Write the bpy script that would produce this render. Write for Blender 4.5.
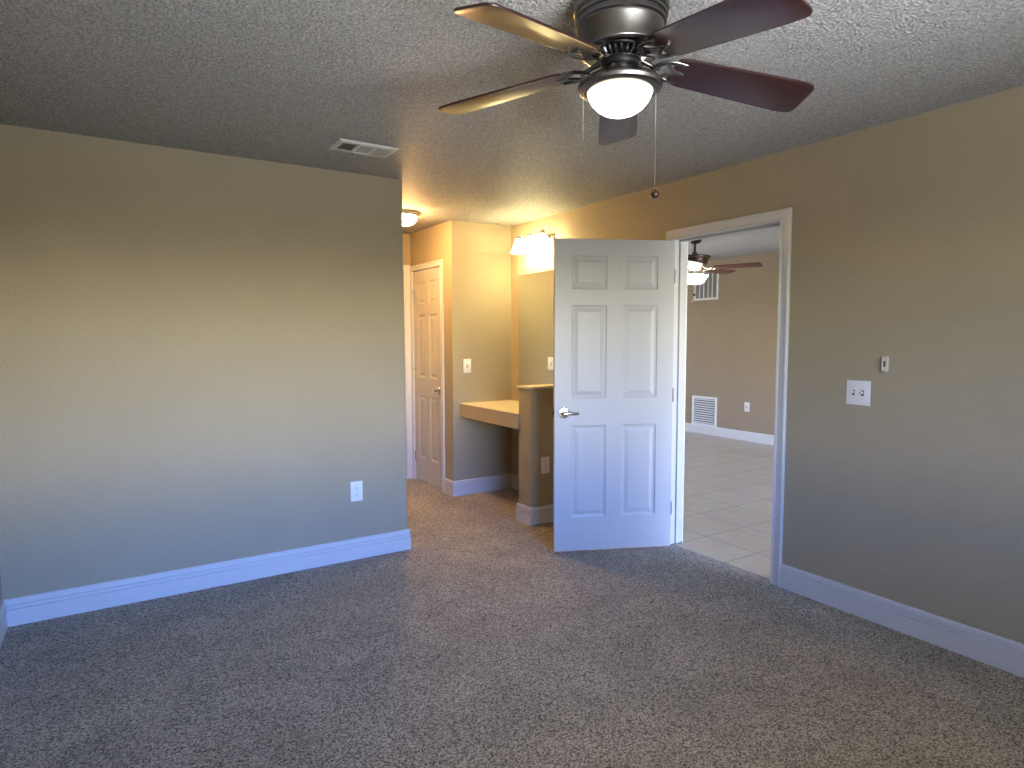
import bpy, bmesh, math
from math import pi, sin, cos, radians
from mathutils import Vector, Matrix

for o in list(bpy.data.objects):
    bpy.data.objects.remove(o, do_unlink=True)
S = bpy.context.scene
COL = S.collection

# ------------------------------------------------------------------ camera
F_PX, YAW, PITCH, ROLL, EYE = 636.4586, 0.566464, 0.073612, -0.0022993, 1.42424
fwd = Vector((sin(YAW) * cos(PITCH), cos(YAW) * cos(PITCH), -sin(PITCH)))
rgt = Vector((cos(YAW), -sin(YAW), 0.0))
upv = rgt.cross(fwd)
r2 = rgt * cos(ROLL) + upv * sin(ROLL)
u2 = upv * cos(ROLL) - rgt * sin(ROLL)
cd = bpy.data.cameras.new('camera')
cam = bpy.data.objects.new('camera', cd)
COL.objects.link(cam)
M4 = Matrix((r2, u2, -fwd)).transposed().to_4x4()
M4.translation = Vector((0, 0, EYE))
cam.matrix_world = M4
cd.sensor_fit = 'HORIZONTAL'
cd.sensor_width = 36.0
cd.lens = F_PX * 36.0 / 1024.0
cd.clip_start = 0.02
S.camera = cam

# ------------------------------------------------------------------ view, world
S.view_settings.view_transform = 'Standard'
S.view_settings.look = 'None'
S.view_settings.gamma = 1.0
S.view_settings.use_curve_mapping = False
S.view_settings.exposure = 0.0
S.cycles.use_denoising = True
S.cycles.max_bounces = 10
S.cycles.diffuse_bounces = 6
S.cycles.sample_clamp_indirect = 6.0
S.cycles.caustics_reflective = False

W = bpy.data.worlds.new('sky')
S.world = W
W.use_nodes = True
nt = W.node_tree
nt.nodes.clear()
tc = nt.nodes.new('ShaderNodeTexCoord')
sx = nt.nodes.new('ShaderNodeSeparateXYZ')
mr = nt.nodes.new('ShaderNodeMapRange')
mr.inputs['From Min'].default_value = -0.5
mr.inputs['From Max'].default_value = 0.5
cr = nt.nodes.new('ShaderNodeValToRGB')
bg = nt.nodes.new('ShaderNodeBackground')
wo = nt.nodes.new('ShaderNodeOutputWorld')
nt.links.new(tc.outputs['Generated'], sx.inputs[0])
nt.links.new(sx.outputs['Z'], mr.inputs['Value'])
nt.links.new(mr.outputs[0], cr.inputs[0])
az = nt.nodes.new('ShaderNodeMapRange')          # sky shaped: bright along Y, dimmed sideways to darken right wall and door
az.inputs['From Min'].default_value = 1.0
az.inputs['From Max'].default_value = 0.80
az.inputs['To Min'].default_value = 1.0
az.inputs['To Max'].default_value = 0.36
vm = nt.nodes.new('ShaderNodeVectorMath')
vm.operation = 'SCALE'
hz_ = nt.nodes.new('ShaderNodeVectorMath')
hz_.operation = 'MULTIPLY'
hz_.inputs[1].default_value = (1, 1, 0)
hn = nt.nodes.new('ShaderNodeVectorMath')
hn.operation = 'NORMALIZE'
hs = nt.nodes.new('ShaderNodeSeparateXYZ')
nt.links.new(tc.outputs['Generated'], hz_.inputs[0])
nt.links.new(hz_.outputs[0], hn.inputs[0])
nt.links.new(hn.outputs[0], hs.inputs[0])
ab = nt.nodes.new('ShaderNodeMath')
ab.operation = 'ABSOLUTE'
nt.links.new(hs.outputs['Y'], ab.inputs[0])
nt.links.new(ab.outputs[0], az.inputs['Value'])
nt.links.new(cr.outputs[0], vm.inputs[0])
nt.links.new(az.outputs[0], vm.inputs['Scale'])
nt.links.new(vm.outputs[0], bg.inputs[0])
nt.links.new(bg.outputs[0], wo.inputs[0])
SKY_STRENGTH = 60.0
bg.inputs[1].default_value = SKY_STRENGTH
el = cr.color_ramp.elements
el[0].position = 0.0
el[0].color = (0.98, 1.0, 1.03, 1)
el[1].position = 1.0
el[1].color = (0.10, 0.10, 0.10, 1)
for pos_, c_ in ((0.20, (0.46, 0.48, 0.50, 1)), (0.36, (0.08, 0.08, 0.065, 1)), (0.48, (0.32, 0.30, 0.22, 1)), (0.54, (1.0, 0.97, 0.82, 1)),
                 (0.59, (0.85, 0.90, 0.92, 1)), (0.65, (0.23, 0.43, 1.02, 1)), (0.82, (0.16, 0.36, 1.05, 1)), (0.93, (0.11, 0.11, 0.11, 1))):
    e_ = el.new(pos_)
    e_.color = c_


def portal(name, loc, size, direction):
    ld = bpy.data.lights.new(name, 'AREA')
    ld.shape = 'RECTANGLE'
    ld.size, ld.size_y = size
    ld.cycles.is_portal = True
    o = bpy.data.objects.new(name, ld)
    COL.objects.link(o)
    o.location = loc
    o.rotation_euler = Vector(direction).to_track_quat('-Z', 'Y').to_euler()
    return o


# ------------------------------------------------------------------ dimensions
H = 2.44
XR, YL, XS, YB = 3.191, 3.927, -0.485, -0.83     # right wall, left wall, side wall, back wall
XE = 1.662                                       # end of the left wall
YN = 5.03                                        # nook wall
XB = 2.578                                       # corner of the closet block
YH = 5.925                                         # hall end
WT = 0.115
XO = XR + WT                                     # other room's near face
XF, H2, YS2, YN2 = 7.335, 2.52, -1.6, 8.6        # other room
DY0, DY1, DH = 2.225, 3.012, 2.062               # bedroom doorway
WX0, WX1, WZ0, WZ1 = 0.15, 2.0, 0.86, 2.08      # bedroom window
portal('bedroom_window_daylight', ((WX0 + WX1) / 2, YB - WT - 0.01, (WZ0 + WZ1) / 2), (WX1 - WX0, WZ1 - WZ0), (0, 1, 0))
portal('living_room_window_daylight', (5.35, YS2 - WT - 0.01, 1.1), (3.1, 2.0), (0, 1, 0))
portal('living_room_added_daylight', (5.05, YN2 + WT + 0.01, 1.1), (1.1, 2.0), (0, -1, 0))  # added opening, brings more daylight into the room beyond

# lamp strengths
FAN_LAMP = 5.5
FAN2_LAMP = 16.0
VANITY_SHADE, VANITY_BULB = 48.0, 190.0
HALL_LAMP = 215.0
WARM = (1.0, 0.80, 0.38, 1)
HALLWARM = (1.0, 0.55, 0.20, 1)
FANWHITE = (1.0, 0.90, 0.68, 1)


# ------------------------------------------------------------------ materials
def new_mat(name):
    m = bpy.data.materials.new(name)
    m.use_nodes = True
    return m, m.node_tree, m.node_tree.nodes['Principled BSDF']


def plain(name, col, rough=0.5, metal=0.0, spec=0.5, coat=0.0, coat_rough=0.1, noise=0.0, nscale=30.0, bump=0.0, bscale=200.0, bdist=0.002):
    m, t, b = new_mat(name)
    b.inputs['Base Color'].default_value = (*col, 1)
    b.inputs['Roughness'].default_value = rough
    b.inputs['Metallic'].default_value = metal
    b.inputs['Specular IOR Level'].default_value = spec
    b.inputs['Coat Weight'].default_value = coat
    b.inputs['Coat Roughness'].default_value = coat_rough
    co = t.nodes.new('ShaderNodeTexCoord')
    n = t.nodes.new('ShaderNodeTexNoise')
    n.inputs['Scale'].default_value = nscale
    n.inputs['Detail'].default_value = 4
    t.links.new(co.outputs['Object'], n.inputs['Vector'])
    if noise > 0:
        r = t.nodes.new('ShaderNodeValToRGB')
        r.color_ramp.elements[0].position = 0.35
        r.color_ramp.elements[1].position = 0.65
        r.color_ramp.elements[0].color = (*[c * (1 - noise) for c in col], 1)
        r.color_ramp.elements[1].color = (*[min(1, c * (1 + noise)) for c in col], 1)
        t.links.new(n.outputs['Fac'], r.inputs[0])
        t.links.new(r.outputs[0], b.inputs['Base Color'])
    if bump > 0:
        n2 = t.nodes.new('ShaderNodeTexNoise')
        n2.inputs['Scale'].default_value = bscale
        n2.inputs['Detail'].default_value = 2
        t.links.new(co.outputs['Object'], n2.inputs['Vector'])
        bp = t.nodes.new('ShaderNodeBump')
        bp.inputs['Strength'].default_value = bump
        bp.inputs['Distance'].default_value = bdist
        t.links.new(n2.outputs['Fac'], bp.inputs['Height'])
        t.links.new(bp.outputs[0], b.inputs['Normal'])
    return m


WALLC = (0.368, 0.315, 0.218)
M_wall = plain('tan_wall_paint', WALLC, 0.62, spec=0.35, noise=0.02, nscale=3, bump=0.5, bscale=80, bdist=0.007)
M_wall2 = plain('living_room_wall_paint', (0.36, 0.285, 0.195), 0.7, spec=0.3, noise=0.02, nscale=3, bump=0.25, bscale=75, bdist=0.004)
M_trim = plain('white_trim_paint', (0.60, 0.60, 0.60), 0.38, noise=0.012, nscale=6)
M_hall_door = plain('hall_lit_door_white', (0.54, 0.51, 0.46), 0.42, noise=0.012, nscale=6)  # door white raised and warmed; hall lamp light is put into the colour
M_trim_bright = plain('bright_white_trim_paint', (0.72, 0.71, 0.69), 0.4, noise=0.012, nscale=6)
M_door = plain('white_door_paint', (0.43, 0.43, 0.435), 0.42, noise=0.012, nscale=6)
M_plate = plain('white_plastic', (0.80, 0.80, 0.79), 0.35, noise=0.01)
M_cream = plain('cream_plastic', (0.62, 0.58, 0.50), 0.45, noise=0.02)
M_slot = plain('dark_slot', (0.03, 0.03, 0.03), 0.6, noise=0.1)
M_pewter = plain('brushed_pewter', (0.21, 0.20, 0.195), 0.27, metal=1.0, noise=0.06, nscale=60)
_t = M_pewter.node_tree
_tg = _t.nodes.new('ShaderNodeTangent')
_tg.direction_type = 'RADIAL'
_tg.axis = 'Z'
_b = _t.nodes['Principled BSDF']
_b.inputs['Anisotropic'].default_value = 0.85
_t.links.new(_tg.outputs[0], _b.inputs['Tangent'])
M_chrome = plain('satin_nickel', (0.62, 0.60, 0.57), 0.22, metal=1.0, noise=0.04, nscale=60)
M_bronze = plain('dark_bronze', (0.055, 0.035, 0.028), 0.35, metal=0.6, noise=0.1, nscale=40)
M_blackm = plain('black_metal', (0.012, 0.012, 0.013), 0.45, metal=0.3, noise=0.1)
M_chain = plain('steel_bead_chain', (0.32, 0.31, 0.29), 0.4, metal=0.6, noise=0.05)
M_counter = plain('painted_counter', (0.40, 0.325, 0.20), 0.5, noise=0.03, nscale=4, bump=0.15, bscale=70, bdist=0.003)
M_vent = plain('grey_white_vent_paint', (0.62, 0.62, 0.58), 0.5, noise=0.02)
M_filter = plain('grey_filter', (0.10, 0.10, 0.095), 0.9, noise=0.1, nscale=80)
M_winframe = plain('window_frame_white', (0.8, 0.8, 0.8), 0.4, noise=0.01)
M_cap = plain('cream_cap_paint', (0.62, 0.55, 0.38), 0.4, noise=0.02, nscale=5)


def wood_blade(name='mahogany_blade', k=1.0, coat=0.38):
    m, t, b = new_mat(name)
    co = t.nodes.new('ShaderNodeTexCoord')
    mp = t.nodes.new('ShaderNodeMapping')
    mp.inputs['Scale'].default_value = (2.5, 40, 40)
    n = t.nodes.new('ShaderNodeTexNoise')
    n.inputs['Scale'].default_value = 3
    n.inputs['Detail'].default_value = 5
    r = t.nodes.new('ShaderNodeValToRGB')
    r.color_ramp.elements[0].position = 0.3
    r.color_ramp.elements[1].position = 0.75
    r.color_ramp.elements[0].color = (0.017 * k, 0.005 * k, 0.0045 * k, 1)
    r.color_ramp.elements[1].color = (0.040 * k, 0.012 * k, 0.010 * k, 1)
    t.links.new(co.outputs['Object'], mp.inputs[0])
    t.links.new(mp.outputs[0], n.inputs['Vector'])
    t.links.new(n.outputs['Fac'], r.inputs[0])
    t.links.new(r.outputs[0], b.inputs['Base Color'])
    b.inputs['Roughness'].default_value = 0.33
    b.inputs['Coat Weight'].default_value = coat
    b.inputs['Coat Roughness'].default_value = 0.26
    return m


M_blade = wood_blade()
M_blade2 = wood_blade('lamp_reddened_blade', 4.0, 0.1)  # redder, lighter copy of the mahogany; lamp glow put into the colour


def ceiling_mat(name, col):
    m, t, b = new_mat(name)
    co = t.nodes.new('ShaderNodeTexCoord')
    v = t.nodes.new('ShaderNodeTexVoronoi')
    v.inputs['Scale'].default_value = 85
    n = t.nodes.new('ShaderNodeTexNoise')
    n.inputs['Scale'].default_value = 110
    n.inputs['Detail'].default_value = 3
    n.inputs['Roughness'].default_value = 0.65
    mx = t.nodes.new('ShaderNodeMath')
    mx.operation = 'SUBTRACT'
    bp = t.nodes.new('ShaderNodeBump')
    bp.inputs['Strength'].default_value = 1.0
    bp.inputs['Distance'].default_value = 0.06
    r = t.nodes.new('ShaderNodeValToRGB')
    r.color_ramp.elements[0].position = 0.3
    r.color_ramp.elements[1].position = 0.7
    r.color_ramp.elements[0].color = (*[c * 0.55 for c in col], 1)  # light and dark grain in the colour stands in for popcorn self-shadow
    r.color_ramp.elements[1].color = (*[c * 1.35 for c in col], 1)
    for nn in (v, n):
        t.links.new(co.outputs['Object'], nn.inputs['Vector'])
    t.links.new(n.outputs['Fac'], mx.inputs[0])
    mul = t.nodes.new('ShaderNodeMath')
    mul.operation = 'MULTIPLY'
    mul.inputs[1].default_value = 0.5
    t.links.new(v.outputs['Distance'], mul.inputs[0])
    t.links.new(mul.outputs[0], mx.inputs[1])
    t.links.new(mx.outputs[0], bp.inputs['Height'])
    t.links.new(n.outputs['Fac'], r.inputs[0])
    t.links.new(r.outputs[0], b.inputs['Base Color'])
    t.links.new(bp.outputs[0], b.inputs['Normal'])
    b.inputs['Roughness'].default_value = 0.6
    b.inputs['Specular IOR Level'].default_value = 0.35
    return m


M_ceil = ceiling_mat('popcorn_ceiling', (0.68, 0.675, 0.67))
M_ceil2 = ceiling_mat('living_room_popcorn_ceiling', (0.66, 0.66, 0.66))


def carpet_mat():
    m, t, b = new_mat('beige_grey_carpet')
    co = t.nodes.new('ShaderNodeTexCoord')
    n = t.nodes.new('ShaderNodeTexNoise')
    n.inputs['Scale'].default_value = 120
    n.inputs['Detail'].default_value = 4
    n.inputs['Roughness'].default_value = 0.75
    big = t.nodes.new('ShaderNodeTexNoise')
    big.inputs['Scale'].default_value = 3.4
    big.inputs['Detail'].default_value = 6
    r = t.nodes.new('ShaderNodeValToRGB')
    r.color_ramp.elements[0].position = 0.27
    r.color_ramp.elements[1].position = 0.72
    r.color_ramp.elements[0].color = (0.06, 0.051, 0.041, 1)
    r.color_ramp.elements[1].color = (0.71, 0.625, 0.49, 1)
    r2_ = t.nodes.new('ShaderNodeValToRGB')
    r2_.color_ramp.elements[0].position = 0.35
    r2_.color_ramp.elements[1].position = 0.65
    r2_.color_ramp.elements[0].color = (0.80, 0.80, 0.80, 1)
    r2_.color_ramp.elements[1].color = (1.0, 1.0, 1.0, 1)
    mx = t.nodes.new('ShaderNodeMix')
    mx.data_type = 'RGBA'
    mx.blend_type = 'MULTIPLY'
    mx.inputs['Factor'].default_value = 1.0
    bp = t.nodes.new('ShaderNodeBump')
    bp.inputs['Strength'].default_value = 0.9
    bp.inputs['Distance'].default_value = 0.012
    for nn in (n, big):
        t.links.new(co.outputs['Object'], nn.inputs['Vector'])
    vo = t.nodes.new('ShaderNodeTexVoronoi')
    vo.inputs['Scale'].default_value = 190
    sp = t.nodes.new('ShaderNodeSeparateColor')
    t.links.new(co.outputs['Object'], vo.inputs['Vector'])
    t.links.new(vo.outputs['Color'], sp.inputs[0])
    mv = t.nodes.new('ShaderNodeMix')
    mv.inputs['Factor'].default_value = 0.45
    t.links.new(n.outputs['Fac'], mv.inputs[2])
    t.links.new(sp.outputs[0], mv.inputs[3])
    t.links.new(mv.outputs[0], r.inputs[0])
    t.links.new(big.outputs['Fac'], r2_.inputs[0])
    t.links.new(r.outputs[0], mx.inputs[6])
    t.links.new(r2_.outputs[0], mx.inputs[7])
    t.links.new(mx.outputs[2], b.inputs['Base Color'])
    t.links.new(n.outputs['Fac'], bp.inputs['Height'])
    t.links.new(bp.outputs[0], b.inputs['Normal'])
    b.inputs['Roughness'].default_value = 0.95
    b.inputs['Specular IOR Level'].default_value = 0.1
    b.inputs['Sheen Weight'].default_value = 0.15
    return m


M_carpet = carpet_mat()


def tile_mat():
    m, t, b = new_mat('beige_floor_tile')
    co = t.nodes.new('ShaderNodeTexCoord')
    mp = t.nodes.new('ShaderNodeMapping')
    mp.inputs['Location'].default_value = (-3.564, -2.598 + 0.0, 0)
    br = t.nodes.new('ShaderNodeTexBrick')
    br.offset = 0.0
    br.inputs['Color1'].default_value = (0.53, 0.425, 0.29, 1)
    br.inputs['Color2'].default_value = (0.57, 0.46, 0.32, 1)
    br.inputs['Mortar'].default_value = (0.22, 0.185, 0.15, 1)
    br.inputs['Scale'].default_value = 1.0
    br.inputs['Mortar Size'].default_value = 0.004
    br.inputs['Mortar Smooth'].default_value = 0.1
    br.inputs['Brick Width'].default_value = 0.425
    br.inputs['Row Height'].default_value = 0.425
    n = t.nodes.new('ShaderNodeTexNoise')
    n.inputs['Scale'].default_value = 9
    n.inputs['Detail'].default_value = 5
    mx = t.nodes.new('ShaderNodeMix')
    mx.data_type = 'RGBA'
    mx.blend_type = 'OVERLAY'
    mx.inputs['Factor'].default_value = 0.25
    bp = t.nodes.new('ShaderNodeBump')
    bp.inputs['Strength'].default_value = 0.5
    bp.inputs['Distance'].default_value = 0.003
    bp.invert = True
    t.links.new(co.outputs['Object'], mp.inputs[0])
    t.links.new(mp.outputs[0], br.inputs['Vector'])
    t.links.new(co.outputs['Object'], n.inputs['Vector'])
    t.links.new(br.outputs['Color'], mx.inputs[6])
    t.links.new(n.outputs['Color'], mx.inputs[7])
    t.links.new(mx.outputs[2], b.inputs['Base Color'])
    t.links.new(br.outputs['Fac'], bp.inputs['Height'])
    t.links.new(bp.outputs[0], b.inputs['Normal'])
    b.inputs['Roughness'].default_value = 0.3
    return m


M_tile = tile_mat()


def glow(name, col, strength):
    m, t, b = new_mat(name)
    co = t.nodes.new('ShaderNodeTexCoord')
    n = t.nodes.new('ShaderNodeTexNoise')
    n.inputs['Scale'].default_value = 20
    r = t.nodes.new('ShaderNodeMapRange')
    r.inputs['To Min'].default_value = strength * 0.96
    r.inputs['To Max'].default_value = strength * 1.04
    t.links.new(co.outputs['Object'], n.inputs['Vector'])
    t.links.new(n.outputs['Fac'], r.inputs['Value'])
    t.links.new(r.outputs[0], b.inputs['Emission Strength'])
    b.inputs['Base Color'].default_value = (0.85, 0.83, 0.78, 1)
    b.inputs['Emission Color'].default_value = col
    b.inputs['Roughness'].default_value = 0.3
    return m


M_fanglass = glow('lit_fan_bowl_glass', FANWHITE, FAN_LAMP)
M_fan2glass = glow('lit_second_fan_glass', FANWHITE, FAN2_LAMP)
M_vanglass = glow('lit_vanity_shade_glass', WARM, VANITY_SHADE)
M_bulb = glow('lit_bulb_glass', WARM, VANITY_BULB)
M_hallglass = glow('lit_hall_dome_glass', HALLWARM, HALL_LAMP)

mm, mt_, mb = new_mat('mirror_silver')
mb.inputs['Base Color'].default_value = (0.88, 0.90, 0.88, 1)
mb.inputs['Metallic'].default_value = 1.0
mb.inputs['Roughness'].default_value = 0.01
M_mirror = mm
M_mirroredge = plain('mirror_edge', (0.25, 0.30, 0.27), 0.2, noise=0.05)


# ------------------------------------------------------------------ mesh helpers
def box(bm, x0, x1, y0, y1, z0, z1, bevel=0.0, seg=2):
    vs = [bm.verts.new((x, y, z)) for x in (x0, x1) for y in (y0, y1) for z in (z0, z1)]
    idx = ((0, 1, 3, 2), (4, 6, 7, 5), (0, 4, 5, 1), (2, 3, 7, 6), (0, 2, 6, 4), (1, 5, 7, 3))
    fs = [bm.faces.new([vs[i] for i in f]) for f in idx]
    if bevel > 0:
        es = list({e for f in fs for e in f.edges})
        bmesh.ops.bevel(bm, geom=es, offset=bevel, segments=seg, profile=0.5, affect='EDGES')
    return bm


def lathe(bm, prof, seg=40, c=(0, 0, 0), cap0=False, cap1=False):
    rings = []
    for r, z in prof:
        if r < 1e-6:
            rings.append([bm.verts.new((c[0], c[1], c[2] + z))])
        else:
            rings.append([bm.verts.new((c[0] + r * cos(2 * pi * k / seg), c[1] + r * sin(2 * pi * k / seg), c[2] + z)) for k in range(seg)])
    for a, b in zip(rings, rings[1:]):
        for k in range(seg):
            k2 = (k + 1) % seg
            if len(a) == 1 and len(b) == 1:
                continue
            if len(a) == 1:
                bm.faces.new((a[0], b[k2], b[k]))
            elif len(b) == 1:
                bm.faces.new((a[k], a[k2], b[0]))
            else:
                bm.faces.new((a[k], a[k2], b[k2], b[k]))
    if cap0 and len(rings[0]) > 1:
        bm.faces.new(list(reversed(rings[0])))
    if cap1 and len(rings[-1]) > 1:
        bm.faces.new(rings[-1])
    return bm


def tube(bm, pts, rad, seg=10, caps=True, flat=1.0):
    pts = [Vector(p) for p in pts]
    rad = rad if isinstance(rad, (list, tuple)) else [rad] * len(pts)
    rings = []
    prev = None
    for i, p in enumerate(pts):
        d = (pts[min(i + 1, len(pts) - 1)] - pts[max(i - 1, 0)]).normalized()
        if prev is None:
            a = d.orthogonal().normalized() if abs(d.z) > 0.99 else d.cross(Vector((0, 0, 1))).normalized()
        else:
            a = (prev - d * prev.dot(d)).normalized()
        prev = a
        b = d.cross(a)
        rings.append([bm.verts.new(p + a * rad[i] * cos(2 * pi * k / seg) + b * rad[i] * flat * sin(2 * pi * k / seg)) for k in range(seg)])
    for r0, r1 in zip(rings, rings[1:]):
        for k in range(seg):
            bm.faces.new((r0[k], r0[(k + 1) % seg], r1[(k + 1) % seg], r1[k]))
    if caps:
        bm.faces.new(list(reversed(rings[0])))
        bm.faces.new(rings[-1])
    return bm


def sphere(bm, c, r, seg=16, sz=1.0):
    n = seg // 2
    lathe(bm, [(r * sin(pi * i / n) if 0 < i < n else 0, -r * sz * cos(pi * i / n)) for i in range(n + 1)], seg, c)
    return bm


def prism(bm, outline, z0, z1, bevel=0.0):
    a = [bm.verts.new((x, y, z0)) for x, y in outline]
    b = [bm.verts.new((x, y, z1)) for x, y in outline]
    fs = [bm.faces.new(list(reversed(a))), bm.faces.new(b)]
    n = len(a)
    for k in range(n):
        fs.append(bm.faces.new((a[k], a[(k + 1) % n], b[(k + 1) % n], b[k])))
    if bevel > 0:
        es = list(set(fs[0].edges) | set(fs[1].edges))
        bmesh.ops.bevel(bm, geom=es, offset=bevel, segments=2, profile=0.5, affect='EDGES')
    return bm


def obj(name, bm, mat, parent=None, smooth=False, loc=None):
    bmesh.ops.recalc_face_normals(bm, faces=bm.faces)
    me = bpy.data.meshes.new(name)
    bm.to_mesh(me)
    bm.free()
    me.materials.append(mat)
    o = bpy.data.objects.new(name, me)
    COL.objects.link(o)
    if parent is not None:
        o.parent = parent
    if loc is not None:
        o.location = loc
    if smooth:
        me.polygons.foreach_set('use_smooth', [True] * len(me.polygons))
        try:
            me.set_sharp_from_angle(angle=radians(smooth if smooth is not True else 38))
        except Exception:
            pass
    return o


def N():
    return bmesh.new()


def tag(o, label, cat, group=None, kind=None):
    o['label'] = label
    o['category'] = cat
    if group:
        o['group'] = group
    if kind:
        o['kind'] = kind
    return o


def thing(name, label, cat, loc, rotz=0.0, group=None):
    o = bpy.data.objects.new(name, None)
    o.empty_display_size = 0.1
    COL.objects.link(o)
    o.location = loc
    o.rotation_euler = (0, 0, rotz)
    return tag(o, label, cat, group)


def struct(name, bm, mat, label, cat, parent=None, smooth=False):
    o = obj(name, bm, mat, parent, smooth)
    return tag(o, label, cat, kind='structure')


def copy_tree(o, parent=None):
    c = o.copy()
    COL.objects.link(c)
    if parent is not None:
        c.parent = parent
    for ch in list(o.children):
        copy_tree(ch, c)
    return c


# ------------------------------------------------------------------ room shell
bm = box(N(), XS - WT, XR + 0.047, YB - WT, YH + WT, -0.08, 0.0)
struct('floor', bm, M_carpet, 'beige grey speckled carpet covering the bedroom and hallway', 'floor')
bm = box(N(), XR + 0.047, XF + WT, YS2 - WT, YN2 + WT, -0.08, -0.002)
struct('floor_tile', bm, M_tile, 'beige square ceramic tile floor seen through the open doorway', 'floor')
bm = box(N(), XS - WT, XO, YB - WT, YH + WT, H, H + 0.08)
struct('ceiling', bm, M_ceil, 'white popcorn textured ceiling over bedroom and hallway', 'ceiling')
bm = box(N(), XO, XF + WT, YS2 - WT, YN2 + WT, H2, H2 + 0.08)
struct('ceiling_other_room', bm, M_ceil2, 'white textured ceiling of the room beyond the doorway', 'ceiling')

bm = box(N(), XS - WT, XE, YL, YL + WT, 0, H)
bmesh.ops.bevel(bm, geom=[e for e in bm.edges if all(abs(v.co.x - XE) < 1e-4 and abs(v.co.y - YL) < 1e-4 for v in e.verts)],
                offset=0.012, segments=4, profile=0.5, affect='EDGES')
struct('wall_left', bm, M_wall, 'broad blank tan wall on the left with one outlet', 'wall', smooth=True)
bm = box(N(), XE - WT, XE, YL + WT, YH, 0, H)
struct('wall_hall_left', bm, M_wall, 'tan hallway wall running back behind the broad left wall', 'wall')
bm = box(N(), XS - WT, XS, YB - WT, YL, 0, H)
struct('wall_side', bm, M_wall, 'tan side wall meeting the broad left wall at far left', 'wall')
bm = N()
box(bm, XS, WX0, YB - WT, YB, 0, H)
box(bm, WX1, XR, YB - WT, YB, 0, H)
box(bm, WX0, WX1, YB - WT, YB, 0, WZ0)
box(bm, WX0, WX1, YB - WT, YB, WZ1, H)
struct('wall_back', bm, M_wall, 'tan window wall behind the viewer', 'wall')
bm = N()
box(bm, XR, XO, YB - WT, DY0 - 0.02, 0, H)
box(bm, XR, XO, DY1 + 0.02, YN + WT, 0, H)
box(bm, XR, XO, DY0 - 0.02, DY1 + 0.02, DH + 0.02, H)
box(bm, XR + 0.02, XO, YS2, YN2, H, H2)
struct('wall_right', bm, M_wall, 'tan right wall with the open doorway and double switch', 'wall')
bm = box(N(), XB + WT, XR, YN, YN + WT, 0, H)
struct('wall_nook', bm, M_wall, 'yellow lit tan wall behind the vanity counter', 'wall')
# closet block wall with the narrow door
CY0, CY1, CH = 5.25, 5.868, 2.07
bm = N()
box(bm, XB, XB + WT, YN, CY0 - 0.015, 0, H)
box(bm, XB, XB + WT, CY1 + 0.015, YH, 0, H)
box(bm, XB, XB + WT, CY0 - 0.015, CY1 + 0.015, CH + 0.015, H)
struct('wall_hall_right', bm, M_wall, 'orange lit tan hallway wall holding the narrow door', 'wall')
EX0, EX1 = 1.735, 2.503
bm = N()
box(bm, XE - WT, EX0 - 0.015, YH, YH + WT, 0, H)
box(bm, EX1 + 0.015, XB + WT, YH, YH + WT, 0, H)
box(bm, EX0 - 0.015, EX1 + 0.015, YH, YH + WT, CH + 0.015, H)
struct('wall_hall_end', bm, M_wall, 'tan wall at the far end of the hallway', 'wall')
# half wall beside the vanity
PX0, PY0, PY1, PZ = 2.662, 3.92, 4.095, 1.034
bm = box(N(), PX0, XR, PY0, PY1, 0, PZ, 0.008, 3)
struct('wall_half', bm, M_wall, 'tan half wall closing the near end of the vanity nook', 'half wall', smooth=True)
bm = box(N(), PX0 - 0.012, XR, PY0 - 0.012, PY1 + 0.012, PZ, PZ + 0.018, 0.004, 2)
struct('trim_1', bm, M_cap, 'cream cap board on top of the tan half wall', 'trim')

# living room walls
bm = box(N(), XF, XF + WT, YS2 - WT, YN2 + WT, 0, H2)
struct('wall_far', bm, M_wall2, 'brown tan wall of the room beyond the doorway', 'wall')
bm = N()
box(bm, XO, 4.5, YN2, YN2 + WT, 0, H2)
box(bm, 5.6, XF, YN2, YN2 + WT, 0, H2)
box(bm, 4.5, 5.6, YN2, YN2 + WT, 2.1, H2)
box(bm, 4.5, 5.6, YN2, YN2 + WT, 0, 0.1)
struct('wall_living_north', bm, M_wall2, 'end wall of the room beyond, hidden behind the door', 'wall')
bm = N()
box(bm, XO, 3.8, YS2 - WT, YS2, 0, H2)
box(bm, 6.9, XF, YS2 - WT, YS2, 0, H2)
box(bm, 3.8, 6.9, YS2 - WT, YS2, 2.1, H2)
box(bm, 3.8, 6.9, YS2 - WT, YS2, 0, 0.1)
struct('wall_living_south', bm, M_wall2, 'window wall of the room beyond, outside the view', 'wall')
bm = N()
box(bm, XR + 0.02, XO, YS2 - WT, YB - WT, 0, H2)

box(bm, XO - 0.06, XO, YN + WT, YN2 + WT, 0, H2)
struct('wall_living_near', bm, M_wall2, 'near wall of the room beyond, continuing past the bedroom', 'wall')

# windows (out of view; they light the rooms, the north one added for that)
def window(name, x0, x1, y, z0, z1, nm, label):
    bm = N()
    f = 0.045
    y0, y1 = y - WT + 0.02, y - 0.045
    box(bm, x0, x1, y0, y1, z0, z0 + f)
    box(bm, x0, x1, y0, y1, z1 - f, z1)
    for k in range(nm + 1):
        xc = x0 + f / 2 + (x1 - x0 - f) * k / nm
        box(bm, xc - f / 2, xc + f / 2, y0, y1, z0 + f, z1 - f)
    o = struct(name, bm, M_winframe, label, 'window')
    return o


window('window_1', WX0, WX1, YB, WZ0, WZ1, 2, 'white framed double window in the wall behind the viewer')
window('window_2', 3.8, 6.9, YS2, 0.1, 2.1, 2, 'white framed sliding window of the room beyond')

window('window_added', 4.5, 5.6, YN2 + WT, 0.1, 2.1, 2, 'white framed unseen window added to brighten the room beyond')  # unseen window, added to brighten the room beyond


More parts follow.
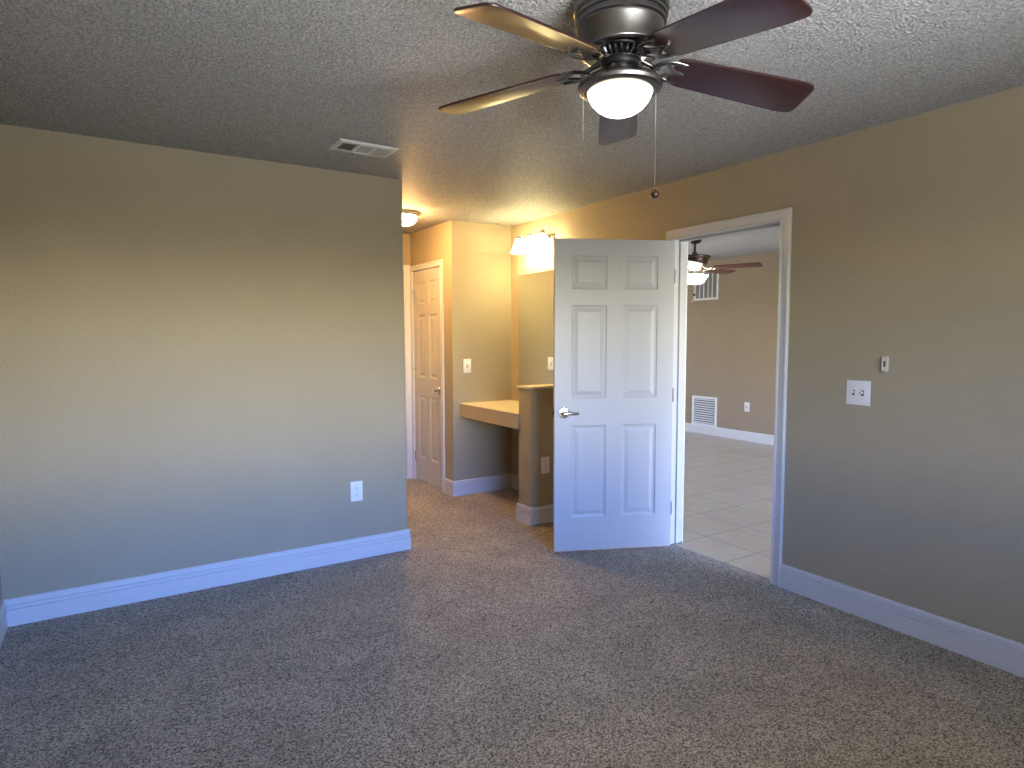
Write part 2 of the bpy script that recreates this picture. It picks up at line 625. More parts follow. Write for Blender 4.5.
# ------------------------------------------------------------------ baseboards
BPROF = [(0.0, 0.0), (0.016, 0.0), (0.016, 0.082), (0.007, 0.084), (0.007, 0.090), (0.015, 0.0915), (0.0145, 0.103), (0.0055, 0.105),
         (0.0055, 0.112), (0.0125, 0.1135), (0.011, 0.130), (0.007, 0.136), (0.0, 0.136)]


def baseboard(name, path, label, prof=BPROF, mat=None, scale=1.0):
    """path runs with the room on its left side; profile offsets into the room"""
    P = [Vector((x, y)) for x, y in path]
    offs = []
    for i in range(len(P)):
        ns = []
        if i > 0:
            d = (P[i] - P[i - 1]).normalized()
            ns.append(Vector((-d.y, d.x)))
        if i < len(P) - 1:
            d = (P[i + 1] - P[i]).normalized()
            ns.append(Vector((-d.y, d.x)))
        if len(ns) == 1:
            offs.append(ns[0])
        else:
            m = (ns[0] + ns[1]).normalized()
            offs.append(m / max(0.2, m.dot(ns[0])))
    bm = N()
    rings = [[bm.verts.new((p.x + o.x * d, p.y + o.y * d, z * scale)) for d, z in prof] for p, o in zip(P, offs)]
    n = len(prof)
    for a, b in zip(rings, rings[1:]):
        for k in range(n):
            bm.faces.new((a[k], a[(k + 1) % n], b[(k + 1) % n], b[k]))
    bm.faces.new(rings[0])
    bm.faces.new(list(reversed(rings[-1])))
    return struct(name, bm, mat or M_trim, label, 'baseboard')


CW = 0.065   # casing width
baseboard('baseboard_left', [(XE, 5.84), (XE, YL), (XS, YL)], 'long white baseboard along the broad left wall')
baseboard('baseboard_side', [(XS, YL - 0.015), (XS, YB)], 'white baseboard on the side wall at far left edge')
baseboard('baseboard_right', [(XR, YB), (XR, DY0 - CW)], 'white grooved baseboard along the right wall up to the doorway')
baseboard('baseboard_right_door', [(XR, DY1 + CW), (XR, PY0)], 'white baseboard on the right wall behind the open door')
baseboard('baseboard_half', [(XR - 0.015, PY0), (PX0, PY0), (PX0, PY1), (XR, PY1)], 'white baseboard wrapping the end of the half wall')
baseboard('baseboard_nook', [(XR, PY1 + 0.015), (XR, YN), (XB, YN), (XB, CY0 - 0.055)], 'white baseboard under the vanity counter turning into the hallway')
baseboard('baseboard_back', [(XS + 0.015, YB), (XR - 0.015, YB)], 'white baseboard under the window behind the viewer')
LPROF = [(0, 0), (0.014, 0), (0.014, 0.085), (0.011, 0.088), (0.011, 0.098), (0.006, 0.105), (0, 0.105)]
baseboard('baseboard_far', [(XF, YS2), (XF, YN2)], 'white baseboard along the far wall beyond the doorway', LPROF, M_trim_bright, 1.25)


# ------------------------------------------------------------------ casings (frames round the doorways)
CPROF = [(0.0, 0.0), (0.0, 0.011), (0.006, 0.014), (0.012, 0.013), (0.014, 0.010), (0.040, 0.014), (0.050, 0.017), (0.060, 0.018), (0.065, 0.014), (0.065, 0.0)]


def casing_mesh(bm, to3, a0, a1, h, prof, w=1.0):
    """U shaped moulding: to3(a, z, out) gives a 3-D point"""
    rows = []
    for u, v in prof:
        u *= w
        rows.append([bm.verts.new(to3(a0 - u, 0, v)), bm.verts.new(to3(a0 - u, h + u, v)), bm.verts.new(to3(a1 + u, h + u, v)), bm.verts.new(to3(a1 + u, 0, v))])
    n = len(rows)
    for k in range(n):
        a, b = rows[k], rows[(k + 1) % n]
        for j in range(3):
            bm.faces.new((a[j], a[j + 1], b[j + 1], b[j]))
    bm.faces.new([r[0] for r in rows])
    bm.faces.new([r[3] for r in reversed(rows)])


# bedroom doorway: casing both sides, jambs, stops
bm = N()
casing_mesh(bm, lambda a, z, v: (XR - v, a, z), DY0, DY1, DH, CPROF)
casing_mesh(bm, lambda a, z, v: (XO + v, a, z), DY0, DY1, DH, CPROF)
cas = struct('trim_2', bm, M_trim, 'white moulded frame around the open bedroom doorway', 'door frame')
bm = N()
JX0, JX1 = XR - 0.001, XO + 0.001
box(bm, JX0, JX1, DY0 - 0.02, DY0, 0.0, DH + 0.02)
box(bm, JX0, JX1, DY1, DY1 + 0.02, 0.012, DH + 0.02)
box(bm, JX0, JX1, DY0, DY1, DH, DH + 0.02)
box(bm, XR + 0.045, XR + 0.08, DY0, DY0 + 0.011, 0.0, DH)
box(bm, XR + 0.045, XR + 0.08, DY1 - 0.011, DY1, 0.012, DH)
box(bm, XR + 0.045, XR + 0.08, DY0 + 0.011, DY1 - 0.011, DH - 0.011, DH)
obj('jamb', bm, M_door, cas)
bm = box(N(), XR + 0.012, XR + 0.040, DY0 - 0.001, DY0 + 0.0018, 0.90, 0.985, 0.0008, 1)
obj('strike_plate', bm, M_chrome, cas)['label'] = 'dark metal strike plate'

bm = N()
CP2 = [(u * 0.82, v) for u, v in CPROF]
casing_mesh(bm, lambda a, z, v: (XB - v, a, z), CY0, CY1, CH, [(min(u, 0.052), v) for u, v in CP2])
c2 = struct('trim_3', bm, M_trim, 'white frame around the narrow hallway door', 'door frame')
bm = N()
box(bm, XB - 0.001, XB + WT, CY0 - 0.015, CY0, 0.0, CH + 0.015)
box(bm, XB - 0.001, XB + WT, CY1, CY1 + 0.015, 0.0, CH + 0.015)
box(bm, XB - 0.001, XB + WT, CY0, CY1, CH, CH + 0.015)
obj('jamb', bm, M_trim, c2)
bm = N()
casing_mesh(bm, lambda a, z, v: (a, YH - v, z), EX0, EX1, CH, [(u, v) for u, v in CPROF])
c3 = struct('trim_4', bm, M_trim, 'white door frame at the end of the hallway beside the narrow door', 'door frame')
bm = N()
box(bm, EX0 - 0.015, EX0, YH - 0.001, YH + WT, 0.0, CH + 0.015)
box(bm, EX1, EX1 + 0.015, YH - 0.001, YH + WT, 0.0, CH + 0.015)
box(bm, EX0, EX1, YH - 0.001, YH + WT, CH, CH + 0.015)
obj('jamb', bm, M_trim, c3)


# ------------------------------------------------------------------ six panel doors
def door_bm(w, h, t, stile=0.112, mull=0.108):
    """slab from (0,0,0) to (w,t,h); moulded panels on both faces"""
    s = h / 2.032
    pw = (w - 2 * stile - mull) / 2
    xs = [0, stile, stile + pw, stile + pw + mull, w - stile, w]
    zs = [0, 0.222 * s, 0.833 * s, 1.010 * s, 1.611 * s, 1.714 * s, 1.926 * s, h]
    bm = N()
    for side in (0, 1):
        y = 0 if side == 0 else t
        dn = 1 if side == 0 else -1
        for i in range(5):
            for j in range(7):
                x0, x1, z0, z1 = xs[i], xs[i + 1], zs[j], zs[j + 1]
                if i in (1, 3) and j in (1, 3, 5):
                    rings = []
                    for ins, dep in ((0, 0), (0.004, 0.0045), (0.016, 0.0075), (0.022, 0.0075), (0.026, 0.0062), (0.044, 0.0015), (0.046, 0.0015)):
                        rings.append([bm.verts.new((a, y + dn * dep, b)) for a, b in
                                      ((x0 + ins, z0 + ins), (x1 - ins, z0 + ins), (x1 - ins, z1 - ins), (x0 + ins, z1 - ins))])
                    for a, b in zip(rings, rings[1:]):
                        for k in range(4):
                            bm.faces.new((a[k], a[(k + 1) % 4], b[(k + 1) % 4], b[k]))
                    bm.faces.new(rings[-1])
                else:
                    bm.faces.new([bm.verts.new((a, y, b)) for a, b in ((x0, z0), (x1, z0), (x1, z1), (x0, z1))])
    for i in range(5):
        for z in (0, h):
            bm.faces.new([bm.verts.new(c) for c in ((xs[i], 0, z), (xs[i + 1], 0, z), (xs[i + 1], t, z), (xs[i], t, z))])
    for j in range(7):
        for x in (0, w):
            bm.faces.new([bm.verts.new(c) for c in ((x, 0, zs[j]), (x, t, zs[j]), (x, t, zs[j + 1]), (x, 0, zs[j + 1]))])
    bmesh.ops.remove_doubles(bm, verts=bm.verts, dist=1e-5)
    return bm


def lever_handle(parent, x, y, z, dirx, out, mat):
    """round rose and lever on the face at y; out = -1/+1 normal along y; dirx = lever direction"""
    bm = N()
    prof = [(0.037, 0), (0.037, 0.005), (0.033, 0.011), (0.015, 0.013), (0.0125, 0.016), (0.0125, 0.036), (0.0, 0.036)]
    lathe(bm, prof, 28, cap0=True)
    rot = Matrix.Rotation(radians(-90 * out), 4, 'X')
    bmesh.ops.transform(bm, matrix=Matrix.Translation((x, y, z)) @ rot, verts=bm.verts)
    hd = obj('door_handle', bm, mat, parent, True)
    hd['label'] = 'satin nickel lever handle'
    bm = N()
    yo = y + out * 0.046
    tube(bm, [(x - dirx * 0.012, y + out * 0.034, z), (x - dirx * 0.004, yo, z), (x + dirx * 0.02, yo + out * 0.002, z + 0.001), (x + dirx * 0.05, yo + out * 0.001, z),
              (x + dirx * 0.08, yo - out * 0.003, z - 0.001), (x + dirx * 0.092, yo - out * 0.006, z - 0.001)], [0.0095, 0.0125, 0.0105, 0.009, 0.009, 0.0065], 12, flat=1.15)
    obj('lever', bm, mat, hd, True)
    return hd


def hinge(parent, x, y, z, mat, d=1):
    bm = N()
    tube(bm, [(x, y, z - 0.045), (x, y, z + 0.045)], 0.0065, 10)
    for q in (-0.047, 0.047):
        sphere(bm, (x, y, z + q), 0.006, 8)
    return obj('hinge', bm, mat, parent, True)


# open bedroom door: local x runs from hinge edge to latch edge; local y=0 face is the face seen
DW, DHT, DT = 0.799, 2.03, 0.035
ang = radians(114)
dirv = 3 * pi / 2 - ang
hp = Vector((XR - 0.023, DY1 - 0.004))
nv = Vector((cos(-ang), sin(-ang)))
org = hp + nv * DT
bm = door_bm(DW, DHT, DT)
# local +y must point away from the viewer (direction -nv); local x = (cos dirv, sin dirv)
d1 = struct('door_1', bm, M_door, 'white six panel door standing open into the bedroom', 'door')
ex = Vector((cos(dirv), sin(dirv), 0))
ey = Vector((-nv.x, -nv.y, 0))
Md = Matrix((ex, ey, Vector((0, 0, 1)))).transposed().to_4x4()
flip = Md.determinant() < 0
Md.translation = Vector((org.x, org.y, 0.018))
if flip:
    # mirrored frame: build in a right handed one by reversing local y
    for v in d1.data.vertices:
        v.co.y = -v.co.y
    d1.data.flip_normals()
    ey = -ey
    Md = Matrix((ex, ey, Vector((0, 0, 1)))).transposed().to_4x4()
    Md.translation = Vector((org.x, org.y, 0.018))
d1.matrix_world = Md
sgn = -1 if flip else 1          # direction of the slab's thickness in local y
lever_handle(d1, DW - 0.062, 0.0, 0.915, -1, -sgn, M_chrome)
lever_handle(d1, DW - 0.062, sgn * DT, 0.915, -1, sgn, M_chrome)
bm = N()
box(bm, DW - 0.002, DW + 0.0015, min(sgn * 0.006, sgn * 0.029), max(sgn * 0.006, sgn * 0.029), 0.885, 0.945, 0.0006, 1)
pl = obj('latch_plate', bm, M_bronze, d1)
bm = prism(N(), [(DW, sgn * 0.010), (DW + 0.011, sgn * 0.012), (DW + 0.002, sgn * 0.026), (DW, sgn * 0.026)], 0.906, 0.924)
obj('latch_bolt', bm, M_bronze, pl)
for hz in (0.26, 1.02, 1.80):
    hg = hinge(d1, -0.004, sgn * (DT + 0.004), hz, M_chrome)
    bm = box(N(), -0.0035, -0.0005, min(0, sgn * DT) + 0.001, max(0, sgn * DT) - 0.001, hz - 0.045, hz + 0.045)
    obj('hinge_leaf', bm, M_chrome, hg)
    bm = box(N(), -0.0055, -0.0036, min(-0.0045 * sgn, 0.0), max(-0.0045 * sgn, 0.0), hz - 0.045, hz + 0.045)
    obj('hinge_edge', bm, M_pewter, hg)

# narrow hallway door, closed, face slightly behind the wall plane; hinge at the far end
def closed_door(name, w, h, M, label, hx, hdir, mat_h, hinges=True):
    bm = door_bm(w, h, 0.035, 0.095 if w < 0.7 else 0.112, 0.09 if w < 0.7 else 0.108)
    d = struct(name, bm, M_hall_door, label, 'door')
    d.matrix_world = M
    lever_handle(d, hx, 0.0, 0.915, hdir, -1, mat_h)
    if hinges:
        for hz in (0.22, 1.05, 1.82):
            hinge(d, w + 0.001 if hdir > 0 else -0.001, -0.004, hz, mat_h)
    return d


# local x along -? : facing -X means local -y = -X, so local y = +X, local x = -Y ... right handed: x=(0,-1,0), y=(1,0,0)
Mc = Matrix(((0, 1, 0, XB + 0.004), (-1, 0, 0, CY1 - 0.003), (0, 0, 1, 0.02), (0, 0, 0, 1)))
CDW = CY1 - CY0 - 0.006
d2 = closed_door('door_2', CDW, CH - 0.026, Mc, 'narrow white six panel door closed in the orange lit hallway wall', CDW - 0.06, -1, M_chrome)
Me = Matrix(((1, 0, 0, EX0 + 0.003), (0, 1, 0, YH + 0.03), (0, 0, 1, 0.02), (0, 0, 0, 1)))
closed_door('door_3', EX1 - EX0 - 0.006, CH - 0.026, Me, 'white door at the hallway end, hidden behind the left wall', 0.06, 1, M_chrome, False)

# ------------------------------------------------------------------ vanity counter
DX0, DZ0, DZ1 = 2.64, 0.717, 0.836
vc = thing('vanity_counter', 'tan built-in counter between the half wall and the yellow lit wall', 'counter', (DX0, (PY1 + YN) / 2, DZ0))
hl = (YN - PY1) / 2
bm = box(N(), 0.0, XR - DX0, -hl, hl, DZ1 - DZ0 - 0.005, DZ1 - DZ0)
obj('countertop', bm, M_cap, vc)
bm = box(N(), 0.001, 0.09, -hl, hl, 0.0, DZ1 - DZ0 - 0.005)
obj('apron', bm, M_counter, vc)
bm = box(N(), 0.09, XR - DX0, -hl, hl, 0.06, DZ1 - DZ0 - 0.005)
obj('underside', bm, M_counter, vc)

# mirror
mir = thing('wall_mirror', 'frameless rectangular wall mirror above the vanity counter', 'mirror', (XR, 4.488, DZ1 + 0.004))
bm = box(N(), -0.006, -0.001, -0.399, 0.399, 0.0, 1.146)
obj('mirror_backing', bm, M_mirroredge, mir)
bm = N()
v_ = [bm.verts.new(c) for c in ((-0.0065, -0.397, 0.002), (-0.0065, 0.397, 0.002), (-0.0065, 0.397, 1.144), (-0.0065, -0.397, 1.144))]
w_ = [bm.verts.new((-0.0061, v.co.y, v.co.z)) for v in v_]
bm.faces.new(v_)
bm.faces.new(list(reversed(w_)))
for k in range(4):
    bm.faces.new((v_[k], v_[(k + 1) % 4], w_[(k + 1) % 4], w_[k]))
obj('mirror_glass', bm, M_mirror, mir)

# ------------------------------------------------------------------ vanity light
vl = thing('vanity_light', 'three shade nickel wall light glowing above the vanity mirror', 'wall light', (XR, 4.55, 2.235))
bm = box(N(), -0.028, -0.0005, -0.205, 0.215, -0.045, 0.045, 0.010, 3)
obj('back_plate', bm, M_chrome, vl, True)
for yy in (0.17, 0.0, -0.17):
    bm = N()
    pts = [(-0.026, yy, 0.0), (-0.050, yy, 0.012), (-0.070, yy, 0.040), (-0.085, yy, 0.068), (-0.102, yy, 0.074), (-0.112, yy, 0.062), (-0.112, yy, 0.05)]
    tube(bm, pts, 0.006, 10)
    ar = obj('arm', bm, M_chrome, vl, True)
    bm = N()
    tube(bm, [(-0.06, yy + 0.004 * k, 0.03 + 0.012 * sin(k)) for k in range(6)], 0.003, 6)
    lathe(bm, [(0.0, 0.083), (0.006, 0.080), (0.0075, 0.075), (0.004, 0.070), (0.010, 0.066), (0.021, 0.060), (0.030, 0.048), (0.034, 0.040), (0.0, 0.040)], 20, (-0.112, yy, 0))
    obj('shade_cap', bm, M_chrome, ar, True)
    bm = N()
    outer = [(0.028, 0.042), (0.033, 0.036), (0.040, 0.018), (0.047, -0.008), (0.054, -0.034), (0.064, -0.058), (0.075, -0.078)]
    lathe(bm, outer + [(0.072, -0.078)] + [(r - 0.003, z) for r, z in reversed(outer[:-1])], 32, (-0.112, yy, 0))
    obj('lamp_shade', bm, M_vanglass, ar, True)
    bm = N()
    sphere(bm, (-0.112, yy, -0.025), 0.024, 16, 1.25)
    obj('bulb', bm, M_bulb, ar, True)

# ------------------------------------------------------------------ hall ceiling light
hl_ = thing('ceiling_light', 'small flush dome light on the hallway ceiling behind the left wall', 'ceiling light', (2.085, 4.93, H))
bm = lathe(N(), [(0.0, -0.001), (0.125, -0.001), (0.135, -0.006), (0.135, -0.018), (0.122, -0.032), (0.110, -0.034), (0.0, -0.034)], 36)
obj('base', bm, M_chrome, hl_, True)
bm = lathe(N(), [(0.112, -0.034), (0.112, -0.048), (0.104, -0.068), (0.085, -0.088), (0.055, -0.101), (0.02, -0.107), (0.0, -0.108)], 36)
obj('glass_dome', bm, M_hallglass, hl_, True)


# ------------------------------------------------------------------ ceiling fans
def blade_bm(r0, r1, w0, w1, th=0.007):
    pts = []
    n = 10
    L = r1 - r0
    top = []
    for k in range(n + 1):
        f = k / n
        x = r0 + (L - 0.03) * f
        w = w0 + (w1 - w0) * min(1.0, f * 1.15)
        top.append((x, w / 2))
    # rounded corners at tip and root
    c = 0.028
    tip = [(r1 - c + c * sin(a), w1 / 2 - c + c * cos(a)) for a in (radians(t) for t in (0, 30, 60, 90))]
    up = [(r0 + 0.002, w0 / 2 - 0.02), (r0 + 0.012, w0 / 2 - 0.004)] + [p for p in top[1:] if p[0] < r1 - c - 0.002] + tip
    out = up + [(x, -y) for x, y in reversed(up)]
    bm = N()
    prism(bm, out, -th / 2, th / 2, 0.002)
    return bm


def place_blade(bm, phi, beta, z, slope):
    # x = radial; y = tangential; beta tilts about the radial axis; slope raises the tip
    R_ = Matrix.Rotation(phi, 4, 'Z') @ Matrix.Translation((0, 0, z)) @ Matrix.Rotation(-slope, 4, 'Y') @ Matrix.Rotation(beta, 4, 'X')
    bmesh.ops.transform(bm, matrix=R_, verts=bm.verts)


def iron_bm(r0, r1, z0, beta_w):
    """decorative blade iron: curved neck from the hub and an open loop gripping the blade"""
    bm = N()
    tube(bm, [(r0, 0, z0 + 0.014), (r0 + 0.022, 0, z0 + 0.006), (r0 + 0.045, 0, z0 + 0.000), (r0 + 0.075, 0, z0 - 0.006), (r1 - 0.062, 0, z0 - 0.007)], [0.010, 0.008, 0.007, 0.007, 0.008], 10)
    # loop: two curved prongs
    for s in (1, -1):
        tube(bm, [(r1 - 0.066, 0, z0 - 0.007), (r1 - 0.052, s * 0.020, z0 - 0.007), (r1 - 0.034, s * 0.042, z0 - 0.007), (r1 - 0.004, s * 0.050, z0 - 0.007),
                  (r1 + 0.030, s * 0.047, z0 - 0.006)], [0.007, 0.0075, 0.008, 0.0075, 0.005], 10, flat=0.75)
        tube(bm, [(r1 - 0.030, s * 0.040, z0 - 0.007), (r1 - 0.016, s * 0.022, z0 - 0.007), (r1 + 0.004, s * 0.008, z0 - 0.006), (r1 + 0.035, 0.0, z0 - 0.006)], [0.006, 0.006, 0.006, 0.005], 8, flat=0.75)
    for (px, py) in ((r1 + 0.02, 0.046), (r1 + 0.02, -0.046), (r1 + 0.03, 0.0)):
        lathe(bm, [(0.0, -0.006), (0.006, -0.004), (0.006, 0.004), (0.0, 0.004)], 10, (px, py, z0 - 0.006))
    return bm


FX, FY = 1.37, 1.530
fan = thing('ceiling_fan', 'large pewter ceiling fan with five dark blades and lit bowl overhead', 'ceiling fan', (FX, FY, H))
# all z below are relative to the ceiling
bm = lathe(N(), [(0.0, -0.0005), (0.142, -0.0005), (0.146, -0.006), (0.146, -0.028), (0.143, -0.034), (0.139, -0.036), (0.139, -0.041), (0.141, -0.045), (0.141, -0.050),
                 (0.136, -0.053), (0.136, -0.060), (0.138, -0.063), (0.138, -0.068), (0.131, -0.072), (0.131, -0.077), (0.128, -0.081), (0.127, -0.142),
                 (0.1245, -0.147), (0.119, -0.151), (0.100, -0.154), (0.080, -0.154), (0.0, -0.154)], 64)
mh = obj('motor_housing', bm, M_pewter, fan, True)
bm = N()
lathe(bm, [(0.076, -0.150), (0.056, -0.170), (0.0, -0.170)], 48)
obj('vent_core', bm, M_blackm, mh, True)
bm = N()
for k in range(28):
    a = 2 * pi * k / 28
    p0 = Vector((0.084 * cos(a), 0.084 * sin(a), -0.150))
    p1 = Vector((0.062 * cos(a), 0.062 * sin(a), -0.172))
    tube(bm, [p0, p0 * 0.55 + p1 * 0.45 + Vector((cos(a), sin(a), 0)) * 0.004, p1], 0.0038, 6)
lathe(bm, [(0.056, -0.170), (0.064, -0.170), (0.066, -0.1725), (0.064, -0.175), (0.056, -0.175)], 48)
obj('vent_ribs', bm, M_pewter, mh, True)
bm = lathe(N(), [(0.0, -0.172), (0.058, -0.172), (0.060, -0.178), (0.057, -0.187), (0.050, -0.190), (0.0, -0.190)], 40)
obj('flywheel', bm, M_blackm, fan, True)
bm = lathe(N(), [(0.0, -0.188), (0.050, -0.188), (0.052, -0.191), (0.052, -0.216), (0.056, -0.221), (0.062, -0.222), (0.0, -0.222)], 40)
sh = obj('switch_housing', bm, M_pewter, fan, True)
bm = box(N(), -0.005, 0.005, -0.0035, 0.0035, -0.212, -0.198, 0.001, 1)
bmesh.ops.transform(bm, matrix=Matrix.Rotation(radians(228), 4, 'Z') @ Matrix.Translation((0.0505, 0, 0)), verts=bm.verts)
obj('reverse_switch', bm, M_blackm, sh)
bm = lathe(N(), [(0.0, -0.216), (0.052, -0.217), (0.085, -0.221), (0.112, -0.229), (0.126, -0.239), (0.130, -0.248), (0.127, -0.257), (0.116, -0.263), (0.101, -0.265), (0.098, -0.259), (0.0, -0.259)], 64)
obj('light_pan', bm, M_pewter, fan, True)
bm = N()
gp = [(0.096, -0.257), (0.099, -0.263), (0.099, -0.268), (0.095, -0.280), (0.086, -0.296), (0.071, -0.312), (0.053, -0.324), (0.032, -0.332), (0.012, -0.3355), (0.0, -0.336)]
lathe(bm, gp, 56)
obj('glass_bowl', bm, M_fanglass, fan, True)
BZ, BR, BROOT = -0.2410, 0.612, -0.190
for phi, dz in ((268.98, 0.018), (335.07, 0.0), (48.94, 0.0), (124.09, -0.020), (192.28, 0.016)):
    a = radians(phi)
    ztip = BZ + BR * (-0.01375 * cos(a) + 0.03865 * sin(a)) + dz
    slope = math.atan2(ztip - BROOT, BR - 0.165)
    zc = BROOT - 0.165 * math.tan(slope)
    bm = iron_bm(0.054, 0.170, 0.0, 0.1)
    place_blade(bm, a, radians(-7), zc + 0.002, slope)
    ir = obj('blade_iron', bm, M_pewter, fan, True)
    bm = blade_bm(0.165, BR + 0.004, 0.122, 0.152)
    bl = obj('blade', bm, M_blade, ir, True)
    bl.rotation_mode = 'QUATERNION'
    Rb = Matrix.Rotation(a, 4, 'Z') @ Matrix.Translation((0, 0, zc)) @ Matrix.Rotation(-slope, 4, 'Y') @ Matrix.Rotation(radians(-9.5 if dz < 0 else -13), 4, 'X')
    bl.matrix_local = Rb


def pull_chain(parent, x, y, z0, z1, ball, mat_ball):
    bm = N()
    n = max(4, int((z0 - z1) / 0.0095))
    for k in range(n + 1):
        sphere(bm, (x, y, z0 + (z1 - z0) * k / n), 0.0016, 6)
    tube(bm, [(x, y, z0), (x, y, z1)], 0.0007, 5)
    c = obj('pull_chain', bm, M_chain, parent, True)
    if ball:
        bm = N()
        sphere(bm, (x, y, z1 - 0.012), 0.0135, 16)
        lathe(bm, [(0.0, 0.004), (0.004, 0.003), (0.0045, -0.003), (0.0, -0.003)], 10, (x, y, z1))
        obj('pull_ball', bm, mat_ball, c, True)
    return c


# image-right direction at the fan is rgt; chains hang from the pan edge
pull_chain(fan, 0.112 * rgt.x + 0.0, 0.112 * rgt.y, -0.258, -0.560, True, M_bronze)
pull_chain(fan, -0.113 * rgt.x, -0.113 * rgt.y, -0.258, -0.405, False, None)

# second fan, in the room beyond
F2X, F2Y = 5.60, 4.985
f2 = thing('ceiling_fan', 'dark bronze ceiling fan with lamp reddened blades seen through the doorway', 'ceiling fan', (F2X, F2Y, H2))
bm = lathe(N(), [(0.0, -0.0005), (0.075, -0.0005), (0.075, -0.018), (0.062, -0.045), (0.040, -0.060), (0.0, -0.062)], 32)
obj('canopy', bm, M_bronze, f2, True)
bm = N()
tube(bm, [(0, 0, -0.055), (0, 0, -0.20)], 0.0135, 14)
lathe(bm, [(0.0, -0.150), (0.026, -0.155), (0.026, -0.185), (0.0, -0.19)], 20)
obj('downrod', bm, M_bronze, f2, True)
bm = lathe(N(), [(0.0, -0.185), (0.10, -0.190), (0.168, -0.197), (0.174, -0.206), (0.172, -0.217), (0.160, -0.222), (0.150, -0.228), (0.146, -0.262), (0.150, -0.268), (0.136, -0.285), (0.0, -0.285)], 48)
obj('motor_housing', bm, M_bronze, f2, True)
bm = lathe(N(), [(0.0, -0.285), (0.12, -0.287), (0.125, -0.315), (0.10, -0.338), (0.09, -0.370), (0.10, -0.384), (0.10, -0.400), (0.06, -0.407), (0.0, -0.407)], 40)
obj('light_fitter', bm, M_chrome, f2, True)
bm = N()
o2 = [(0.150, -0.412), (0.147, -0.420), (0.132, -0.440), (0.117, -0.467), (0.101, -0.490), (0.078, -0.504), (0.037, -0.510), (0.0, -0.511)]
lathe(bm, o2 + [(0.0, -0.504), (0.077, -0.497), (0.095, -0.485), (0.111, -0.463), (0.126, -0.437), (0.143, -0.418)], 40)
obj('glass_bowl', bm, M_fan2glass, f2, True)
for k in range(5):
    phi = -66 + 72 * k
    bm = iron_bm(0.10, 0.225, 0.0, 0.1)
    place_blade(bm, radians(phi), radians(-5), -0.342, 0.0)
    ir = obj('blade_iron', bm, M_chrome, f2, True)
    bm = blade_bm(0.215, 0.72, 0.115, 0.145)
    bl = obj('blade', bm, M_blade2, ir, True)
    bl.matrix_local = Matrix.Rotation(radians(phi), 4, 'Z') @ Matrix.Translation((0, 0, -0.335)) @ Matrix.Rotation(radians(-12), 4, 'X')
pull_chain(f2, -0.025 * rgt.x - 0.09 * fwd.x, -0.025 * rgt.y - 0.09 * fwd.y, -0.40, -0.620, True, M_bronze)
pull_chain(f2, -0.045 * rgt.x - 0.085 * fwd.x, -0.045 * rgt.y - 0.085 * fwd.y, -0.40, -0.700, True, M_chain)

# ------------------------------------------------------------------ ceiling register in the bedroom
VX0, VX1, VY0, VY1 = 1.050, 1.375, 3.285, 3.480
vcx, vcy = (VX0 + VX1) / 2, (VY0 + VY1) / 2
vt = thing('air_vent', 'white three section air register on the ceiling near the left wall', 'air vent', (vcx, vcy, H))
hx, hy = (VX1 - VX0) / 2, (VY1 - VY0) / 2
bm = N()
fw = 0.026
# sloped frame: outer edge at the ceiling, inner lower
def frame_rings(bm, rings):
    R_ = [[bm.verts.new((sx_ * a, sy_ * b, z)) for sx_, sy_ in ((-1, -1), (1, -1), (1, 1), (-1, 1))] for a, b, z in rings]
    for a, b in zip(R_, R_[1:]):
        for k in range(4):
            bm.faces.new((a[k], a[(k + 1) % 4], b[(k + 1) % 4], b[k]))


frame_rings(bm, [(hx, hy, -0.001), (hx, hy, -0.003), (hx - 0.008, hy - 0.008, -0.010), (hx - fw, hy - fw, -0.012), (hx - fw, hy - fw, -0.001)])
ix, iy = hx - fw, hy - fw
for xx in (-ix / 3, ix / 3):
    box(bm, xx - 0.007, xx + 0.007, -iy, iy, -0.012, -0.002)
obj('frame', bm, M_vent, vt)
bm = box(N(), -ix, ix, -iy, iy, -0.0015, -0.0008)
obj('duct_opening', bm, M_blackm, vt)
for j, (tx, ty) in enumerate(((-38, 0), (0, 30), (48, 0))):
    bm = N()
    x0 = -ix + j * 2 * ix / 3 + (0.007 if j else 0)
    x1 = -ix + (j + 1) * 2 * ix / 3 - (0.007 if j < 2 else 0)
    if ty:
        n = 9
        for k in range(n):
            yc = -iy + (k + 0.5) * 2 * iy / n
            b2 = box(N(), x0, x1, -0.008, 0.008, -0.0006, 0.0006)
            bmesh.ops.transform(b2, matrix=Matrix.Translation((0, yc, -0.0085)) @ Matrix.Rotation(radians(ty), 4, 'X'), verts=b2.verts)
            me_ = bpy.data.meshes.new('tmp')
            b2.to_mesh(me_)
            b2.free()
            bm.from_mesh(me_)
            bpy.data.meshes.remove(me_)
    else:
        n = 7
        for k in range(n):
            xc = x0 + (k + 0.5) * (x1 - x0) / n
            b2 = box(N(), -0.0065, 0.0065, -iy, iy, -0.0006, 0.0006)
            bmesh.ops.transform(b2, matrix=Matrix.Translation((xc, 0, -0.0085)) @ Matrix.Rotation(radians(tx), 4, 'Y'), verts=b2.verts)
            me_ = bpy.data.meshes.new('tmp')
            b2.to_mesh(me_)
            b2.free()
            bm.from_mesh(me_)
            bpy.data.meshes.remove(me_)
    obj('louvers', bm, M_vent, vt)


# ------------------------------------------------------------------ wall plates
def wall_frame(loc, normal):
    """matrix: local x = to the right when looking at the plate, z up, local -y out of the wall"""
    n = Vector(normal)
    y = -n
    z = Vector((0, 0, 1))
    x = y.cross(z)
    M = Matrix((x, y, z)).transposed().to_4x4()
    M.translation = Vector(loc)
    return M


def plate_thing(name, label, cat, loc, normal):
    o = bpy.data.objects.new(name, None)
    o.empty_display_size = 0.05
    COL.objects.link(o)
    o.matrix_world = wall_frame(loc, normal)
    return tag(o, label, cat)


